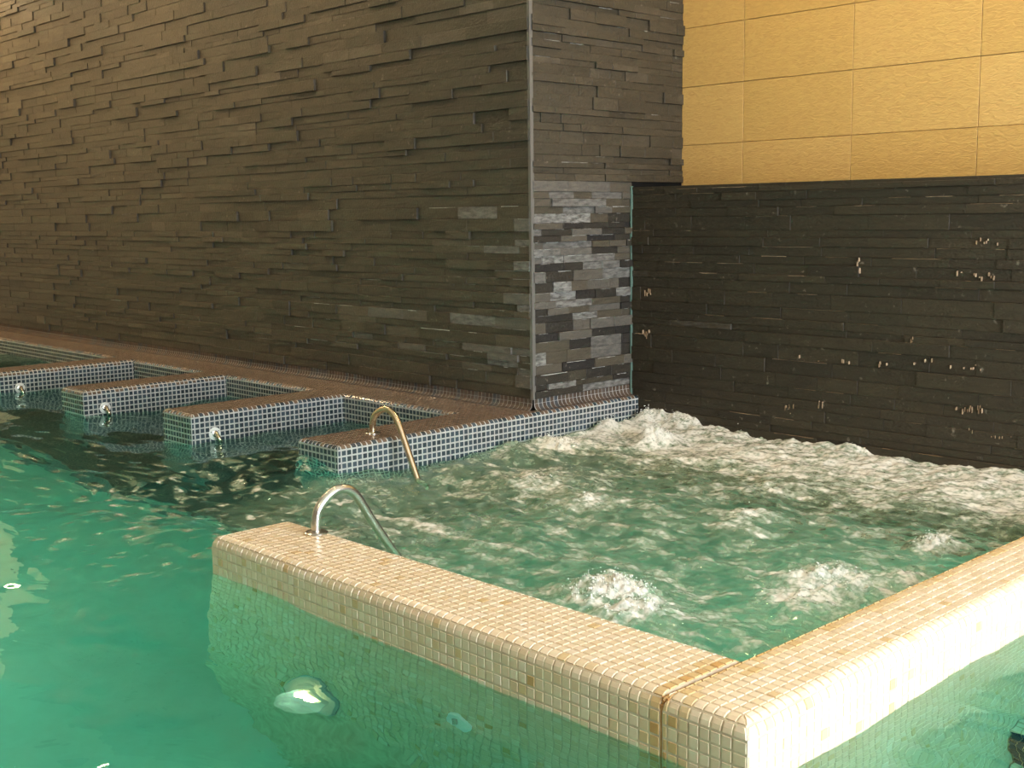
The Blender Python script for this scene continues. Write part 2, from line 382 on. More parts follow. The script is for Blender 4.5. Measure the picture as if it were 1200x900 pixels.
# ochre tiles of the back wall
for i in range(-1, 12):
    for j in range(0, 8):
        x0, x1 = -91.4 + 22.95 * (i - 1), -91.4 + 22.95 * i
        z0, z1 = 36.8 + 11.2 * j, 36.8 + 11.2 * (j + 1)
        x0 = max(x0, XC); z0 = max(z0, ZTOP); z1 = min(z1, CEIL)
        if x1 - x0 < .5 or x0 > 150: continue
        g = .05; b = .06; d = random.uniform(0, .05); t = random.random(); mb = MB()
        o_, f_ = YT + .3, YT - .12 - d
        vs = [(x0+g,o_,z0+g),(x1-g,o_,z0+g),(x1-g,o_,z1-g),(x0+g,o_,z1-g),(x0+g,f_+b,z0+g),(x1-g,f_+b,z0+g),(x1-g,f_+b,z1-g),(x0+g,f_+b,z1-g),
              (x0+g+b,f_,z0+g+b),(x1-g-b,f_,z0+g+b),(x1-g-b,f_,z1-g-b),(x0+g+b,f_,z1-g-b)]
        fs = [(8,9,10,11)] + [(k, (k+1)%4, 4+(k+1)%4, 4+k) for k in range(4)] + [(4+k, 4+(k+1)%4, 8+(k+1)%4, 8+k) for k in range(4)]
        mb.add(vs, fs, t); mb.build('wall_tile', M['tan'], wall_back)
struct('trim_1', [(XC - .25, XC + .36, YW - .40, YW + .35, 2.0, CEIL)], M['edge_trim'])
struct('trim_2', [(XC + .30, XC + .52, YL - .50, YL + .1, -4, ZTOP + .2)], M['green_sealant'])

# ------------------------------------------------------------------ mosaic-covered pool walls
def tile_patch(mb, P, Nf, us, vs, h, tone, gap, bev=.07):
    """one raised tile: P(u,v) point, Nf(v) normal, us(v)->(u0,u1), vs list of profile parameters"""
    base = []; top = []
    n = len(vs)
    for k, v in enumerate(vs):
        a, b = us(v)
        if b - a < .12: b = a = (a + b) / 2
        base.append((a, b, v))
    if max(b - a for a, b, _ in base) < .2: return False
    vl = []
    v0, v1 = vs[0], vs[-1]
    for lvl in (0, 1):
        for k, (a, b, v) in enumerate(base):
            vv = v
            if lvl:
                e = bev * (1 if abs(v1 - v0) > 0 else 0) / max(1e-6, tile_patch.vscale)
                if k == 0: vv = v + e * (1 if v1 > v0 else -1)
                if k == n - 1: vv = v - e * (1 if v1 > v0 else -1)
            ins = min(bev, (b - a) * .3) if lvl else 0
            nn = Nf(vv); off = h if lvl else -.10
            for uu in (a + ins, b - ins):
                p = P(uu, vv); vl.append((p[0] + nn[0] * off, p[1] + nn[1] * off, p[2] + nn[2] * off))
    B = lambda l, k, s: l * 2 * n + 2 * k + s
    fs = []
    for k in range(n - 1):
        fs.append((B(1,k,0), B(1,k,1), B(1,k+1,1), B(1,k+1,0)))
        fs.append((B(0,k,0), B(1,k,0), B(1,k+1,0), B(0,k+1,0)))
        fs.append((B(1,k,1), B(0,k,1), B(0,k+1,1), B(1,k+1,1)))
    fs.append((B(0,0,1), B(1,0,1), B(1,0,0), B(0,0,0))); fs.append((B(0,n-1,0), B(1,n-1,0), B(1,n-1,1), B(0,n-1,1)))
    mb.add(vl, fs, tone); return True
tile_patch.vscale = 1.0

def split_lines(a, b, ra, rb):
    ia, ib = a + ra, b - rb
    n = max(1, round(ib - ia)); ls = [ia + (ib - ia) * k / n for k in range(n + 1)]
    return ([a] if ra > .05 else []) + ls + ([b] if rb > .05 else [])

def pool_wall(root, rects, matl, grout, gap, rows, tonef, limit, cut=70, body_z=Z_FLOOR, low=None, body_name='body', side_tone=None):
    """rects: dicts X=(x0,x1), Y=(y0,y1), r={'F':radius..} for the exposed sides, arcs=rows of tiles round the edge"""
    items = []                      # (screen area, MB)
    for R in rects:
        x0, x1 = R['X']; y0, y1 = R['Y']; r = R['r']; arcs = R.get('arcs', 1); rw = R.get('rows', {})
        rF, rB, rL, rR = (r.get(k, 0) for k in 'FBLR')
        # body: a solid with mitred round edges
        K = 4
        rings = []
        for k in range(K + 1):
            th = math.pi / 2 * k / K
            cs, sn = math.cos(th), math.sin(th)
            ins = lambda q: q * (1 - cs)
            # heights follow the largest radius so the rings stay level
            rm = max(rF, rB, rL, rR, .01)
            z = -rm + rm * sn
            rings.append([(x0 + ins(rL), y0 + ins(rF), z), (x1 - ins(rR), y0 + ins(rF), z), (x1 - ins(rR), y1 - ins(rB), z), (x0 + ins(rL), y1 - ins(rB), z)])
        bt = [(x0, y0, body_z), (x1, y0, body_z), (x1, y1, body_z), (x0, y1, body_z)]
        mb = MB(); al = [bt] + rings; vs = [p for q in al for p in q]
        vs = [(x, y, z - .04) for x, y, z in vs]
        fs = [(3, 2, 1, 0)]
        for k in range(len(al) - 1):
            for q in range(4): fs.append((4*k+q, 4*k+(q+1)%4, 4*k+4+(q+1)%4, 4*k+4+q))
        fs.append(tuple(4 * (len(al) - 1) + q for q in range(4)))
        mb.add(vs, fs, .5); mb.build(body_name, grout, root)
        if low: MB().box(x0 + .03, x1 - .03, y0 + .03, y1 - .03, Z_FLOOR, body_z).build('footing', low, root)
        xs = split_lines(x0, x1, rL, rR); ysl = split_lines(y0, y1, rF, rB)
        g = gap / 2
        def put(P, Nf, us, vs, u0, u1, kind, vscale=1.0):
            h = .05 + random.uniform(-.015, .02)
            mb = MB(); tile_patch.vscale = vscale
            c = P((u0 + u1) / 2, (vs[0] + vs[-1]) / 2)
            if tile_patch(mb, P, Nf, us, vs, h, tonef(c, kind), gap):
                q = [P(u0, vs[0]), P(u1, vs[0]), P(u1, vs[-1]), P(u0, vs[-1])]
                items.append((screen_area(q, Nf((vs[0] + vs[-1]) / 2)), mb))
        # top
        ix = [x for x in xs if x0 + rL - 1e-6 <= x <= x1 - rR + 1e-6]; iy = [y for y in ysl if y0 + rF - 1e-6 <= y <= y1 - rB + 1e-6]
        for a, b in zip(ix, ix[1:]):
            for c, d in zip(iy, iy[1:]):
                put(lambda u, v: (u, v, 0), lambda v: (0, 0, 1), lambda v, a=a, b=b: (a + g, b - g), [c + g, d - g], a, b, 'top')
        # edges and sides
        for S in 'FBLR':
            if r.get(S, 0) <= 0: continue
            rr = r[S]
            lines = xs if S in 'FB' else ysl
            e0, e1 = (x0, x1) if S in 'FB' else (y0, y1)
            q0, q1 = (rL, rR) if S in 'FB' else (rF, rB)
            def PT(u, th, S=S, rr=rr):
                i = rr * (1 - math.cos(th)); z = -rr + rr * math.sin(th)
                if S == 'F': return (u, y0 + i, z)
                if S == 'B': return (u, y1 - i, z)
                if S == 'L': return (x0 + i, u, z)
                return (x1 - i, u, z)
            dirs = {'F': (0, -1), 'B': (0, 1), 'L': (-1, 0), 'R': (1, 0)}[S]
            NF = lambda th, d=dirs: (d[0] * math.cos(th), d[1] * math.cos(th), math.sin(th))
            for a, b in zip(lines, lines[1:]):
                for k in range(arcs):
                    ga = g / rr
                    t0 = math.pi / 2 * k / arcs + ga; t1 = math.pi / 2 * (k + 1) / arcs - ga
                    th = [t0, (2*t0+t1)/3, (t0+2*t1)/3, t1] if arcs == 1 else [t0, (t0 + t1) / 2, t1]
                    def us(t, a=a, b=b):
                        lo = e0 + q0 * (1 - math.cos(t)) + (g if q0 else 0); hi = e1 - q1 * (1 - math.cos(t)) - (g if q1 else 0)
                        return (max(a + g, lo), min(b - g, hi))
                    put(PT, NF, us, th, a, b, 'arc', rr)
                for k in range(rw.get(S, rows)):
                    zt = -rr - k; c, d = zt - 1 + g, zt - g
                    def PS(u, z, S=S):
                        return {'F': (u, y0, z), 'B': (u, y1, z), 'L': (x0, u, z), 'R': (x1, u, z)}[S]
                    put(PS, lambda z, d_=dirs: (d_[0], d_[1], 0), lambda z, a=a, b=b: (a + g, b - g), [c, d], a, b, S)
    items.sort(key=lambda t: -t[0])
    rest = MB()
    for k, (ar, mb) in enumerate(items):
        if k < limit and ar > cut: mb.build('mosaic_tile', matl, root)
        else:
            n = len(rest.v); rest.v += mb.v; rest.f += [tuple(i + n for i in f) for f in mb.f]; rest.t += mb.t
    if rest.v: rest.build('mosaic_tiles', matl, root, kind='stuff')

def cream_tone(c, kind):
    x, y, z = c
    t = random.gauss(.60, .10)
    if random.random() < .03: t = random.uniform(.15, .3)
    dj = abs(x + 7.6) if y < 10.5 else abs(x + 7.5)
    if dj < 2.6 and (y < 10.5 or dj < .9): t = random.uniform(.02, .16) if dj < 1.0 else random.uniform(.12, .5)
    if kind == 'top' and y > 10.5 and -W2 < x < -5.6: t = random.uniform(.12, .34)
    if kind in 'FB' and random.random() < .25: t -= .15
    return min(max(t, .02), 1)
W1, L_, W2 = 10.3, 71.6, 7.5
front = empty('spa_wall', (-40, 5, Z_FLOOR))
tag(front, 'low cream mosaic wall in front of the spa with steel grab rail and underwater light', 'pool wall')
pool_wall(front, [dict(X=(-L_, -W2 - .22), Y=(0, W1), r={'F': 1.25, 'L': 1.25, 'B': 1.25}, arcs=2, rows={'F': 26, 'L': 26, 'B': 5})], M['cream'], M['cream_grout'], .10, 26, cream_tone, 300)
rightw = empty('spa_wall', (-3.7, 55, Z_FLOOR))
tag(rightw, 'bright cream mosaic wall running along the spa to the low slate wall, orange stain on its inner edge', 'pool wall')
pool_wall(rightw, [dict(X=(-W2, 0), Y=(0, YL), r={'F': 1.25, 'L': .5, 'R': 1.25}, arcs=2, rows={'F': 26, 'L': 5, 'R': 26})], M['cream'], M['cream_grout'], .10, 26, cream_tone, 300)
sj = MB(); sj.box(-W2 - .24, -W2 + .35, .25, W1 - .3, -1.2, -.28); sj.box(-W2 - .24, -W2 + .02, .03, .5, -20, -.8)
sj.build('sealant_joint', M['sealant'], rightw)

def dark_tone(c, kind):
    # warm light from above painted as brown on the tops; sides stay blue-black
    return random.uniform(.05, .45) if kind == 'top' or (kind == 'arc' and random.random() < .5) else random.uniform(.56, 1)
FX0, FX1, FY = -114.6, -104.0, 40.3
LY = 73.5
rs = .66
far = empty('spa_wall', (-109, 60, Z_FLOOR))
tag(far, 'dark mosaic wall at the far side of the spa carrying a brassy grab rail', 'pool wall')
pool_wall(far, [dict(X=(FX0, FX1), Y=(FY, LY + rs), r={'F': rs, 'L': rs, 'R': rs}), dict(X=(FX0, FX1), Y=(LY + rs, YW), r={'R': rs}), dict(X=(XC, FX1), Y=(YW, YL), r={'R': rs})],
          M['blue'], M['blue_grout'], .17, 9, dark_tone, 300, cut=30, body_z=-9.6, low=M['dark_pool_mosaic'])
def cove(root, P, u0, u1, matl):
    """tiled cove between a ledge and the wall above it; P(u, s, z): s = distance out from the wall"""
    mb = MB(); n = round(u1 - u0)
    q = 1.15
    prof = [(q * (1 - math.sin(t)) , q * (1 - math.cos(t))) for t in [math.pi / 2 * k / 3 for k in range(4)]]
    for k in range(n):
        a = u0 + (u1 - u0) * k / n + .1; b = u0 + (u1 - u0) * (k + 1) / n - .1; t = random.random()
        vs = []
        for s, z in prof: vs += [P(a, s + .06, z + .05), P(b, s + .06, z + .05)]
        vs += [P(a, q + 1e-3, -.1), P(b, q, -.1)]
        mb.add(vs, [(0,1,3,2),(2,3,5,4),(4,5,7,6)], t)
        mb.add([P(a, .06, q + .12), P(b, .06, q + .12), P(b, .06, 2.05), P(a, .06, 2.05), P(a, -.1, q + .12), P(b, -.1, q + .12), P(b, -.1, 2.05), P(a, -.1, 2.05)], [(0,1,2,3),(4,5,1,0),(1,5,6,2),(3,2,6,7),(4,0,3,7)], t)
    o = mb.build('cove_tiles', matl, root, kind='stuff')
    g = MB(); vs = []
    pr = [(q + .02, -.05)] + prof[0:1] + prof + [(0, 2.06), (-.1, 2.06)]
    for u in (u0, u1): vs += [P(u, s - .02, z - .02) for s, z in pr]
    m = len(pr); g.add(vs, [(k, k + 1, m + k + 1, m + k) for k in range(m - 1)], .5); g.build('cove_bed', M['blue_grout'], root)
cove(far, lambda u, s, z: (XC + s + .05, u, z), YW + .2, YL - .4, M['blue_cove'])
ledge = empty('pool_ledge', (-270, 79, Z_FLOOR))
tag(ledge, 'long brown mosaic ledge along the foot of the big slate wall', 'ledge')
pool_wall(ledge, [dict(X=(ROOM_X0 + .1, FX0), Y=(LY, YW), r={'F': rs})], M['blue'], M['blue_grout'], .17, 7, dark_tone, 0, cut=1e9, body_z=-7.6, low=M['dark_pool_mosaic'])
cove(ledge, lambda u, s, z: (u, YW - s - .05, z), ROOM_X0 + .1, FX0, M['blue_cove'])
cove(far, lambda u, s, z: (u, YW - s - .05, z), FX0, XC - .2, M['blue_cove'])
divs = [(-148.5, 'dark mosaic bench wall with a jet, next to the far spa wall', 1), (-193.0, 'dark mosaic bench wall with rounded nose, second from the far spa wall', 2), (-237.6, 'dark mosaic bench wall third from the far spa wall, cut by the frame', 2), (-282.1, 'dark mosaic bench wall far along the ledge', 1)][:3]
for k, (xr, lab, arcs) in enumerate(divs):
    d = empty('bench_wall', (xr - 5.2, 57, Z_FLOOR)); tag(d, lab, 'pool wall', 'bench walls along the ledge')
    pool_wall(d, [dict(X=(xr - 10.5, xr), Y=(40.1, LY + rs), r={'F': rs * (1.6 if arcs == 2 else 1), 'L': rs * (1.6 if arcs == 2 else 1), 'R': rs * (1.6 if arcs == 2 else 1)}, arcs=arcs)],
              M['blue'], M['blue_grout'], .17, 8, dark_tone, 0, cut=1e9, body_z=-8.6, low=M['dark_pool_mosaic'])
    # massage jet: white disc, ring, slanted spout
    jl = ['white jet disc with brassy spout on the bench wall next to the far spa wall', 'white jet disc with brassy spout on the bench wall with rounded nose', 'white jet disc with brassy spout on the bench wall at the left edge'][k]
    j = empty('massage_jet', (xr, 44.7, -4.0)); tag(j, jl, 'pool jet', 'massage jets on the bench walls')
    MB().lathe((xr - .02, 44.7, -4.0), (1, 0, 0), [(1.2, 0), (1.2, .12), (1.08, .22), (.62, .26), (.55, .12)]).build('disc', M['white_plastic'], j, smooth=False)
    MB().lathe((xr + .2, 44.7, -4.0), (1, 0, 0), [(.62, 0), (.62, .18), (.48, .22)]).build('ring', M['steel'], j)
    MB().tube([(xr + .1, 44.7, -3.85), (xr + .55, 44.75, -3.95), (xr + 1.0, 44.8, -4.35), (xr + 1.75, 44.9, -5.35)], [.36, .38, .38, .36], 16).build('spout', M['brass'], j, smooth=True)
    for a in (.6, 2.7, 4.8): MB().lathe((xr + .15, 44.7 + .85 * math.cos(a), -4.0 + .85 * math.sin(a)), (1, 0, 0), [(.11, 0), (.11, .1)], 8).build('screw', M['steel'], j)

# ------------------------------------------------------------------ grab rails
def smooth_path(pts, n=8):
    P = [Vector(p) for p in pts]; P = [P[0] * 2 - P[1]] + P + [P[-1] * 2 - P[-2]]; out = []
    for i in range(1, len(P) - 2):
        for k in range(n):
            t = k / n; a, b, c, d = P[i-1], P[i], P[i+1], P[i+2]
            out.append(.5 * ((2*b) + (c - a) * t + (2*a - 5*b + 4*c - d) * t*t + (3*b - a - 3*c + d) * t**3))
    out.append(P[-2]); return out
def rail(pts, base, m, label, flange_mat):
    e = empty('grab_rail', base); tag(e, label, 'grab rail')
    MB().tube(smooth_path(pts), .54, 18).build('tube', m, e, smooth=True)
    MB().lathe(base, (0, 0, 1), [(1.35, .0), (1.35, .10), (1.15, .22), (.62, .30)]).build('flange', flange_mat, e)
    end = Vector(pts[-1]); MB().lathe(end, Vector(pts[-1]) - Vector(pts[-2]), [(.95, -.25), (.95, 0)]).build('lower_flange', flange_mat, e)
    return e
xn = -63.8
rail([(xn, 8.6, 0), (xn, 8.65, 1.3), (xn, 9.0, 2.6), (xn, 10.1, 3.75), (xn, 11.5, 4.4), (xn, 12.9, 4.35), (xn, 14.1, 3.5), (xn, 15.2, 1.9), (xn, 16.4, 0), (xn, 18.6, -3.2), (xn, 21, -6.6), (xn, 24, -11)],
     (xn, 8.6, .04), M['steel'], 'steel grab rail on the cream spa wall, rising from a dark flange', M['steel'])
yf = 51.0
rail([(-109.2, yf, 0), (-109.2, yf, 1.3), (-108.8, yf, 2.6), (-107.7, yf, 3.65), (-106.2, yf, 4.3), (-104.7, yf, 4.3), (-103.3, yf, 3.5), (-102.3, yf, 2.2), (-101.1, yf, 0), (-98.3, yf, -5.3), (-96, yf, -9.6), (-95, yf, -11.5)],
     (-109.2, yf, .04), M['brass'], 'brassy grab rail on the dark far spa wall', M['steel'])

# ------------------------------------------------------------------ underwater light and fitting in the front wall
pl = empty('underwater_light', (-52, 0, -24.8)); tag(pl, 'round glowing underwater light set in the front of the cream spa wall', 'light')
MB().lathe((-52, .1, -24.8), (0, -1, 0), [(4.0, 0), (4.0, .35), (3.7, .6), (3.0, .62), (2.7, .45)], 36).build('bezel', M['lamp_plastic'], pl)
MB().lathe((-52, -.32, -24.8), (0, -1, 0), [(2.7, 0), (2.5, .2), (1.5, .42), (.05, .5)], 30).build('lens', M['lamp_plastic'], pl)
MB().lathe((-52.2, -.9, -24.6), (0, -1, 0), [(1.25, 0), (1.25, .1), (.8, .3), (.05, .35)], 24).build('lamp_bulb', emis('lamp_glow', (1.0, .60, .26), 90), pl)
wf = empty('wall_inlet', (-30, 0, -14.5)); tag(wf, 'small oval inlet with dark hole under water on the cream spa wall', 'pool inlet')
MB().lathe((-30, .1, -14.5), (0, -1, 0), [(1.7, 0), (1.7, .2), (1.5, .34), (.95, .36), (.9, .2)], 28).build('bezel', M['white_plastic'], wf)
MB().lathe((-30, -.12, -14.5), (0, -1, 0), [(.92, 0), (.9, .06)], 24).build('hole', M['dark_hole'], wf)
MB().box(-30.2, -29.8, -.5, -.1, -15.3, -13.7).build('vane', M['steel'], wf)

# ------------------------------------------------------------------ submerged steps right of the bright spa wall
st = empty('pool_steps', (14, 45, Z_FLOOR)); tag(st, 'submerged cream steps with dark blue tiled risers beside the bright spa wall', 'steps')
nosing = [(33.3, -29.8), (41.0, -24.5), (48.7, -19.2)]
for k, (y, z) in enumerate(nosing):
    MB().box(.15, 34, y, YL if k == 2 else nosing[k + 1][0], Z_FLOOR, z).build('step', M['pool_mosaic'], st)
    mb = MB(); mb2 = MB()
    for i in range(33):
        for j in range(5):
            t = random.random(); b_ = MB(); b_.box(.25 + i, 1.13 + i, y - .1, y + .1, z - 1.05 * (j + 1) + .1, z - 1.05 * j - .04, t)
            if k == 1 and i < 8: b_.build('riser_tile', M['step_blue'], st)
            else: mb.add(b_.v, b_.f, t)
        if k < 2:
            b_ = MB(); b_.box(.25 + i, 1.13 + i, y + 3.5, y + 4.4, z - .1, z + .06, random.random())
            if k == 1 and i < 8: b_.build('tread_tile', M['step_blue'], st)
            else: mb.add(b_.v, b_.f, .5)
    mb.build('riser_tiles', M['step_blue'], st, kind='stuff')

# ------------------------------------------------------------------ lamps
def downlight(x, y, power, label, spot=95, col=WARM, aim=None):
    e = empty('ceiling_light', (x, y, CEIL)); tag(e, label, 'ceiling light', 'recessed ceiling lights')
    MB().lathe((x, y, CEIL + .05), (0, 0, -1), [(3.2, 0), (3.2, .3), (2.6, .45), (2.4, .2)], 28).build('rim', M['white_plastic'], e)
    MB().lathe((x, y, CEIL - .05), (0, 0, -1), [(2.4, 0), (2.3, .1)], 24).build('diffuser', emis('lamp_disc', col, 5), e)
    l = bpy.data.lights.new('lamp', 'SPOT'); l.energy = power; l.color = col; l.spot_size = math.radians(spot); l.spot_blend = .8; l.shadow_soft_size = .15
    o = bpy.data.objects.new('lamp', l); C.objects.link(o); o.parent = e; o.location = (0, 0, -.03)
    if aim: o.rotation_euler = (Vector(aim) - Vector((x, y, CEIL))).to_track_quat('-Z', 'Y').to_euler()
for x, q in ((-352, 'above the far left end of the ledge'), (-296, 'above the ledge beyond the last bench wall'), (-236, 'above the third bench wall'), (-165, 'above the bench wall next to the spa')):
    downlight(x, (56 if x > -340 else 70) if x != -296 else 38, 400 if x < -200 else 340, 'recessed warm ceiling light ' + q, 168)
downlight(-345, -60, 750, 'added unseen warm light washing the far end wall', 150, aim=(-372, 20, 40))  # added lamp, brightens the end wall that the water mirrors
for x in (-86, -50, -14):
  downlight(x, 104, 190, 'recessed warm ceiling light washing the ochre wall, %s' % {-86: 'next to the slate block', -50: 'above the middle of the low slate wall', -14: 'above the bright cream wall'}[x], 110)
downlight(-40, 30, 90, 'recessed warm ceiling light above the spa', 110)
downlight(-30, -95, 330, 'added unseen warm light above the near deck', 120, aim=(-40, 0, 0))  # added lamp, gives the cream front faces a warm tint
downlight(-140, 0, 160, 'recessed warm ceiling light above the open pool', 110)
# the glowing light's own lamp, then added unseen lamps that fill the water
def uw(loc, direction, power, col, size=.1, spread=150):
    l = bpy.data.lights.new('underwater_lamp_and_fill', 'SPOT'); l.energy = power; l.color = col; l.spot_size = math.radians(spread); l.spot_blend = .6; l.shadow_soft_size = size
    o = bpy.data.objects.new('underwater_lamp_and_fill', l); C.objects.link(o); o.location = Vector(loc) * U
    o.rotation_euler = Vector(direction).to_track_quat('-Z', 'Y').to_euler(); return o
UWC = (1.0, .93, .72)
o = uw((-52, -1.6, -24.8), (-.1, -1, -.05), 9, UWC); o.parent = pl; o.location = (0, -1.6 * U, 0)
for x, q in ((-235, 130), (-175, 175), (-122, 170), (-84, 40), (-10, 8), (50, 8)): uw((x, PY0 + 1.5, -22), (0, 1, -.05), q, UWC)  # added fill along the near pool wall, out of view
for y in (-20, 30, 80): uw((PX1 - 1.5, y, -22), (-1, 0, -.05), 30, (1, .82, .70))  # added fill along the right pool edge, out of view
uw((-205, 72.5, -22), (.2, -1, -.1), 22, UWC); uw((-130, 72.5, -22), (.2, -1, -.1), 22, UWC)  # added fill for the bench bays, no fitting there
for y in (35, 85): uw((-9.5, y, -24), (-1, 0, -.05), 90, UWC)  # added fill brightening the spa water, no fitting there

# ------------------------------------------------------------------ water
def hash2(ix, iy, seed):
    h = (ix.astype(np.int64) * 374761393 + iy.astype(np.int64) * 668265263 + seed * 974711) & 0x7fffffff
    h = ((h ^ (h >> 13)) * 1274126177) & 0x7fffffff
    return (h ^ (h >> 16)) & 0xffff
def noise(x, y, seed=0):
    ix, iy = np.floor(x), np.floor(y); fx, fy = x - ix, y - iy
    u = fx*fx*fx*(fx*(fx*6-15)+10); v = fy*fy*fy*(fy*(fy*6-15)+10)
    def gd(dx, dy):
        a = hash2(ix + dx, iy + dy, seed) / 65536. * 2 * np.pi
        return np.cos(a) * (fx - dx) + np.sin(a) * (fy - dy)
    a, b, c, d = gd(0, 0), gd(1, 0), gd(0, 1), gd(1, 1)
    return ((a + (b - a) * u) * (1 - v) + (c + (d - c) * u) * v) * 1.5
def fbm(x, y, oct, seed, gain=.5):
    s = 0; a = 1; f = 1
    for k in range(oct): s = s + a * noise(x * f + 17.3 * k, y * f - 9.1 * k, seed + k); a *= gain; f *= 2.03
    return s
def sst(a, b, x): t = np.clip((x - a) / (b - a), 0, 1); return t * t * (3 - 2 * t)
gx = np.concatenate([np.arange(ROOM_X0 - 1, -125, 2.2), np.arange(-125, 0, .30), np.arange(0, PX1 + 1.5, 1.4)])
gy = np.concatenate([np.arange(PY0 - 1, 8, .9), np.arange(8, YL + 1.2, .32)])
X, Y = np.meshgrid(gx, gy, indexing='ij')
spa = sst(-105, -100, X) * (1 - sst(-7.8, -7.2, X)) * sst(10, 11.5, Y)
open_ = sst(0, 1, (Y - 12) / 34 + (X + 104) / 40)            # the churn fades towards the entry gap
spa = spa * np.clip(open_ + .12, 0, 1)
# calm pool ripples
dist = np.hypot((X + 40) * .5, (Y - 50))
ripple = .8 * noise(X / 46 + 3.1, Y / 26 + .4, 33) + .26 * fbm(X / 17 + .3 * Y / 17, Y / 12, 3, 5, .4) + .05 * noise(X / 3.2, Y / 2.4, 40)
gapw = np.exp(-((X + 95) / 34) ** 2 - ((Y - 34) / 22) ** 2)   # livelier by the entry gap
ripple = ripple * (1 + 2.2 * gapw) * (.85 + .7 * sst(-30, 30, Y))
wv = lambda s, sc: 1 - np.abs(noise(X / sc, Y / (sc * .8), s)) * 2
chop = .55 * fbm(X / 13, Y / 9, 2, 60) + .26 * (wv(71, 8.) - .5) + .26 * fbm(X / 3.2, Y / 2.6, 3, 80, .55) + .06 * noise(X / .8, Y / .8, 90)
back = np.exp(-np.clip(YL - Y, 0, None) / 6) * np.clip(1.0 - (X + 104) / 120, .35, 1)
leftm = np.exp(-np.clip(X + 104, 0, None) / 5) * sst(58, 76, Y)
mound = back * (1.3 + 2.0 * np.clip(noise(X / 7, Y / 9, 101) + .25, 0, 1) + .5 * fbm(X / 2.2, Y / 2.2, 3, 111, .6)) + leftm * (1.5 + 2.8 * np.clip(noise(X / 6, Y / 6, 103) + .2, 0, 1) + .5 * fbm(X / 2, Y / 2, 3, 113, .6))
jets = np.zeros_like(X); jf = np.zeros_like(X)
for (jx, jy, s, hgt) in [(-36, 26, 5.5, 2.0), (-30, 23.5, 4.5, 1.5), (-21, 46, 6.5, 1.3), (-19.5, 39, 5, 1.0), (-17, 53, 4, .9), (-20.5, 67, 3.6, 1.5), (-45, 63, 4, .9), (-96, 82, 4, 1.0), (-88, 97, 3, 2.4), (-66, 55, 6, .7), (-80, 60, 7, .7), (-12, 30, 4, .5), (-52, 80, 5, .6), (-14, 86, 4, .6)]:
    gq = np.exp(-((X - jx) ** 2 + (Y - jy) ** 2) / (2 * s * s * .45)); jets = np.maximum(jets, hgt * gq); jf = np.maximum(jf, gq * min(1, hgt))
jets = jets * (1 + .45 * fbm(X / 1.3, Y / 1.3, 3, 131, .6))
ridge = np.exp(-((Y - 32.5 - .0 * X - 1.6 * noise(X / 9, X * 0, 151)) / 1.6) ** 2) * sst(-88, -80, X) * (1 - sst(-66, -50, X)) * .45 * np.clip(.6 + .9 * noise(X / 5, Y / 2, 153), 0, 1.3)
Z = Z_W + ripple * (1 - .7 * spa) + spa * (chop + mound + jets) + ridge
streak = fbm(X / 9, Y / 4.2, 4, 171, .6)
bandw = 1 - sst(0, 1, (YL - Y - 12 - 6 * noise(X / 14, Y / 30, 177)) / 26)
foam = .36 + .30 * sst(-.1, .6, streak) + .18 * fbm(X / 3.5, Y / 2.2, 3, 181, .6) + .6 * jf + .55 * bandw + .5 * leftm + .25 * np.clip(chop - .3, 0, 1)
foam = foam * (.86 + .3 * fbm(X / 1.6, Y / 1.2, 3, 191, .6))
foam = np.clip(foam, 0, 1) * np.clip(spa, 0, 1) + 1.2 * ridge
scum = sst(.30, .46, fbm(X / 5, Y / 2.6, 4, 201, .62)) * sst(-150, -105, X) * (1 - sst(-66, -56, X)) * sst(-6, 10, Y) * (1 - sst(55, 75, Y)) * (1 - np.clip(spa * 2, 0, 1))
speck = sst(.52, .62, fbm(X / 2.6, Y / 1.9, 3, 221, .5)) * sst(-190, -150, X) * (1 - sst(-80, -70, X)) * sst(-14, -4, Y) * (1 - sst(25, 45, Y))
foam = np.clip(foam + .55 * scum + .6 * speck, 0, 1)
nx, ny = X.shape
V = np.stack([X, Y, Z], -1).reshape(-1, 3) * U
idx = np.arange(nx * ny).reshape(nx, ny)
quads = np.stack([idx[:-1, :-1], idx[1:, :-1], idx[1:, 1:], idx[:-1, 1:]], -1).reshape(-1, 4)
border = np.concatenate([idx[:, 0], idx[-1, 1:], idx[-2::-1, -1], idx[0, -2:0:-1]])
nb = len(border); low = V[border].copy(); low[:, 2] = (Z_FLOOR - 1) * U
base = len(V); V2 = np.concatenate([V, low]); k = np.arange(nb); k2 = (k + 1) % nb
sides = np.stack([border[k2], border[k], base + k, base + k2], -1)
allq = np.concatenate([quads, sides])
me = bpy.data.meshes.new('water')
me.vertices.add(len(V2)); me.vertices.foreach_set('co', V2.astype(np.float32).ravel())
nl = len(allq) * 4 + nb
me.loops.add(nl); me.loops.foreach_set('vertex_index', np.concatenate([allq.ravel(), base + k[::-1]]).astype(np.int32))
me.polygons.add(len(allq) + 1)
me.polygons.foreach_set('loop_start', np.concatenate([np.arange(len(allq)) * 4, [len(allq) * 4]]).astype(np.int32))
sm = np.zeros(len(allq) + 1, bool); sm[:len(quads)] = True
me.polygons.foreach_set('use_smooth', sm)
at = me.attributes.new('foam', 'FLOAT', 'POINT'); at.data.foreach_set('value', np.concatenate([foam.ravel(), np.zeros(nb)]).astype(np.float32))
me.update(calc_edges=True); me.validate()
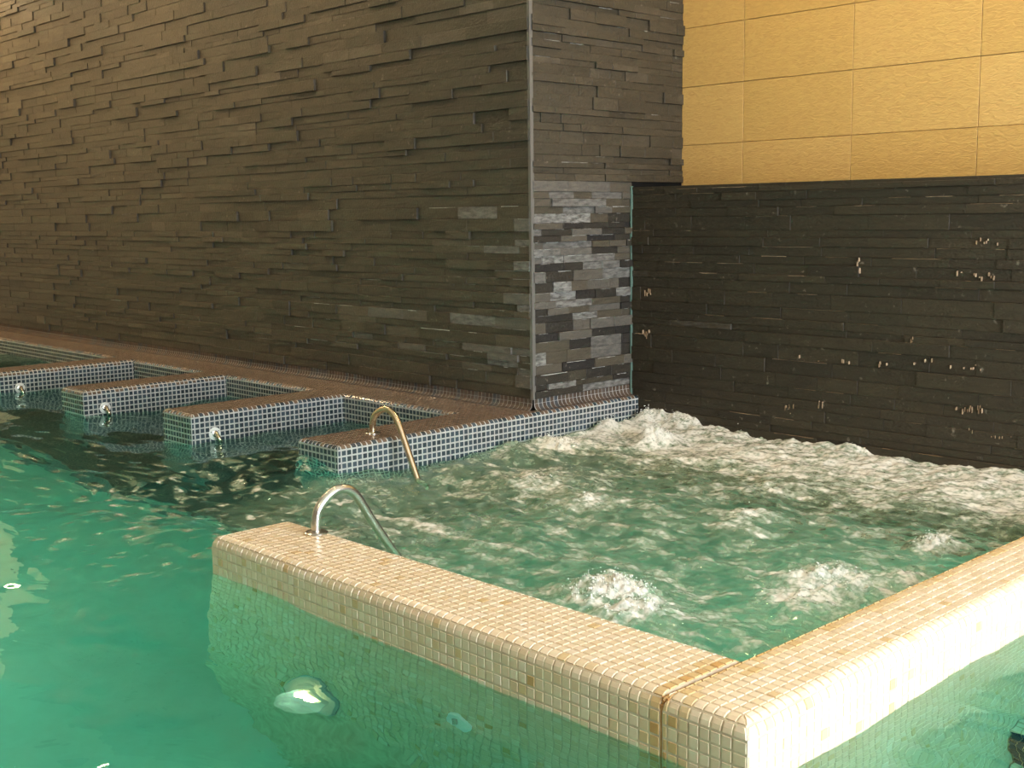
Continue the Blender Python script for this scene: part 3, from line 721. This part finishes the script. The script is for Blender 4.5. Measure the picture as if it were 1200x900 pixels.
def water_mat():
    m = bpy.data.materials.new('pool_water'); m.use_nodes = True; nt = m.node_tree; L = nt.links.new
    nt.nodes.remove(nt.nodes['Principled BSDF']); out = nt.nodes['Material Output']
    gl = N(nt, 'ShaderNodeBsdfGlass'); gl.inputs['IOR'].default_value = 1.333; gl.inputs['Roughness'].default_value = 0.0; gl.inputs['Color'].default_value = (.80, .94, .86, 1)
    g = N(nt, 'ShaderNodeNewGeometry')
    mp = N(nt, 'ShaderNodeMapping'); mp.inputs['Scale'].default_value = (2.4, 3.6, 3); L(g.outputs['Position'], mp.inputs['Vector'])
    no = N(nt, 'ShaderNodeTexNoise'); no.inputs['Scale'].default_value = 1; no.inputs['Detail'].default_value = 3; no.inputs['Roughness'].default_value = .45; no.inputs['Distortion'].default_value = .8; L(mp.outputs[0], no.inputs['Vector'])
    bp = N(nt, 'ShaderNodeBump'); bp.inputs['Strength'].default_value = .4; bp.inputs['Distance'].default_value = .016; L(no.outputs['Fac'], bp.inputs['Height']); L(bp.outputs[0], gl.inputs['Normal'])
    at = N(nt, 'ShaderNodeAttribute', attribute_name='foam')
    n2 = N(nt, 'ShaderNodeTexNoise'); n2.inputs['Scale'].default_value = 42; n2.inputs['Detail'].default_value = 5; L(g.outputs['Position'], n2.inputs['Vector'])
    m1 = N(nt, 'ShaderNodeMath', operation='MULTIPLY_ADD'); L(n2.outputs['Fac'], m1.inputs[0]); m1.inputs[1].default_value = 1.7; m1.inputs[2].default_value = .15
    m2 = N(nt, 'ShaderNodeMath', operation='MULTIPLY', use_clamp=True); L(m1.outputs[0], m2.inputs[0]); L(at.outputs['Fac'], m2.inputs[1])
    df = N(nt, 'ShaderNodeBsdfDiffuse')
    cr = ramp(nt, [(.2, (.26, .41, .25)), (.5, (.39, .48, .35)), (.9, (.66, .66, .61))]); L(m2.outputs[0], cr.inputs[0]); L(cr.outputs[0], df.inputs['Color'])
    b2 = N(nt, 'ShaderNodeBump'); b2.inputs['Strength'].default_value = .5; b2.inputs['Distance'].default_value = .01; L(n2.outputs['Fac'], b2.inputs['Height']); L(b2.outputs[0], df.inputs['Normal'])
    gs = N(nt, 'ShaderNodeBsdfGlossy'); gs.inputs['Roughness'].default_value = .12; L(b2.outputs[0], gs.inputs['Normal'])
    fr = N(nt, 'ShaderNodeFresnel'); fr.inputs[0].default_value = 1.33
    mf = N(nt, 'ShaderNodeMixShader'); L(fr.outputs[0], mf.inputs[0]); L(df.outputs[0], mf.inputs[1]); L(gs.outputs[0], mf.inputs[2])
    mx = N(nt, 'ShaderNodeMixShader'); L(m2.outputs[0], mx.inputs[0]); L(gl.outputs[0], mx.inputs[1]); L(mf.outputs[0], mx.inputs[2])
    L(mx.outputs[0], out.inputs['Surface'])
    va = N(nt, 'ShaderNodeVolumeAbsorption'); va.inputs['Color'].default_value = (.25, .87, .875, 1); va.inputs['Density'].default_value = .66
    L(va.outputs[0], out.inputs['Volume'])
    return m
me.materials.append(water_mat())
water = bpy.data.objects.new('water', me); C.objects.link(water); water['kind'] = 'structure'

# loose froth and droplets thrown up over the spa
fm = MB()
ico = bmesh.new(); bmesh.ops.create_icosphere(ico, subdivisions=1, radius=1); iv = [v.co.copy() for v in ico.verts]; iff = [tuple(v.index for v in f.verts) for f in ico.faces]; ico.free()
wgt = (spa * (np.clip(mound, 0, 3) * .8 + jets * 1.2)).ravel(); wgt = np.clip(wgt - .9, 0, None) * ((X < -8.5) & (X > -103.5) & (Y < YL - .6)).ravel()
cell = np.gradient(gx)[:, None] * np.gradient(gy)[None, :]; wgt = wgt * cell.ravel(); wgt /= wgt.sum()
pick = rng.choice(len(wgt), 2200, p=wgt)
for q in pick:
    x, y, z = X.ravel()[q], Y.ravel()[q], Z.ravel()[q]
    r = abs(rng.normal(.03, .04)) + .025; dz = abs(rng.normal(0, .5)) if rng.random() < .25 else rng.uniform(-.05, .15)
    fm.add([(x + p.x * r, y + p.y * r, z + dz + p.z * r * .9) for p in iv], iff, rng.random())
fmat = toned('froth', [(0, (.7, .72, .66)), (1, (.85, .86, .82))], .25, .5, (40, .1), None)
f_o = fm.build('foam', fmat, smooth=True); tag(f_o, 'white froth and droplets thrown up by the bubbling spa', 'foam', kind='stuff')
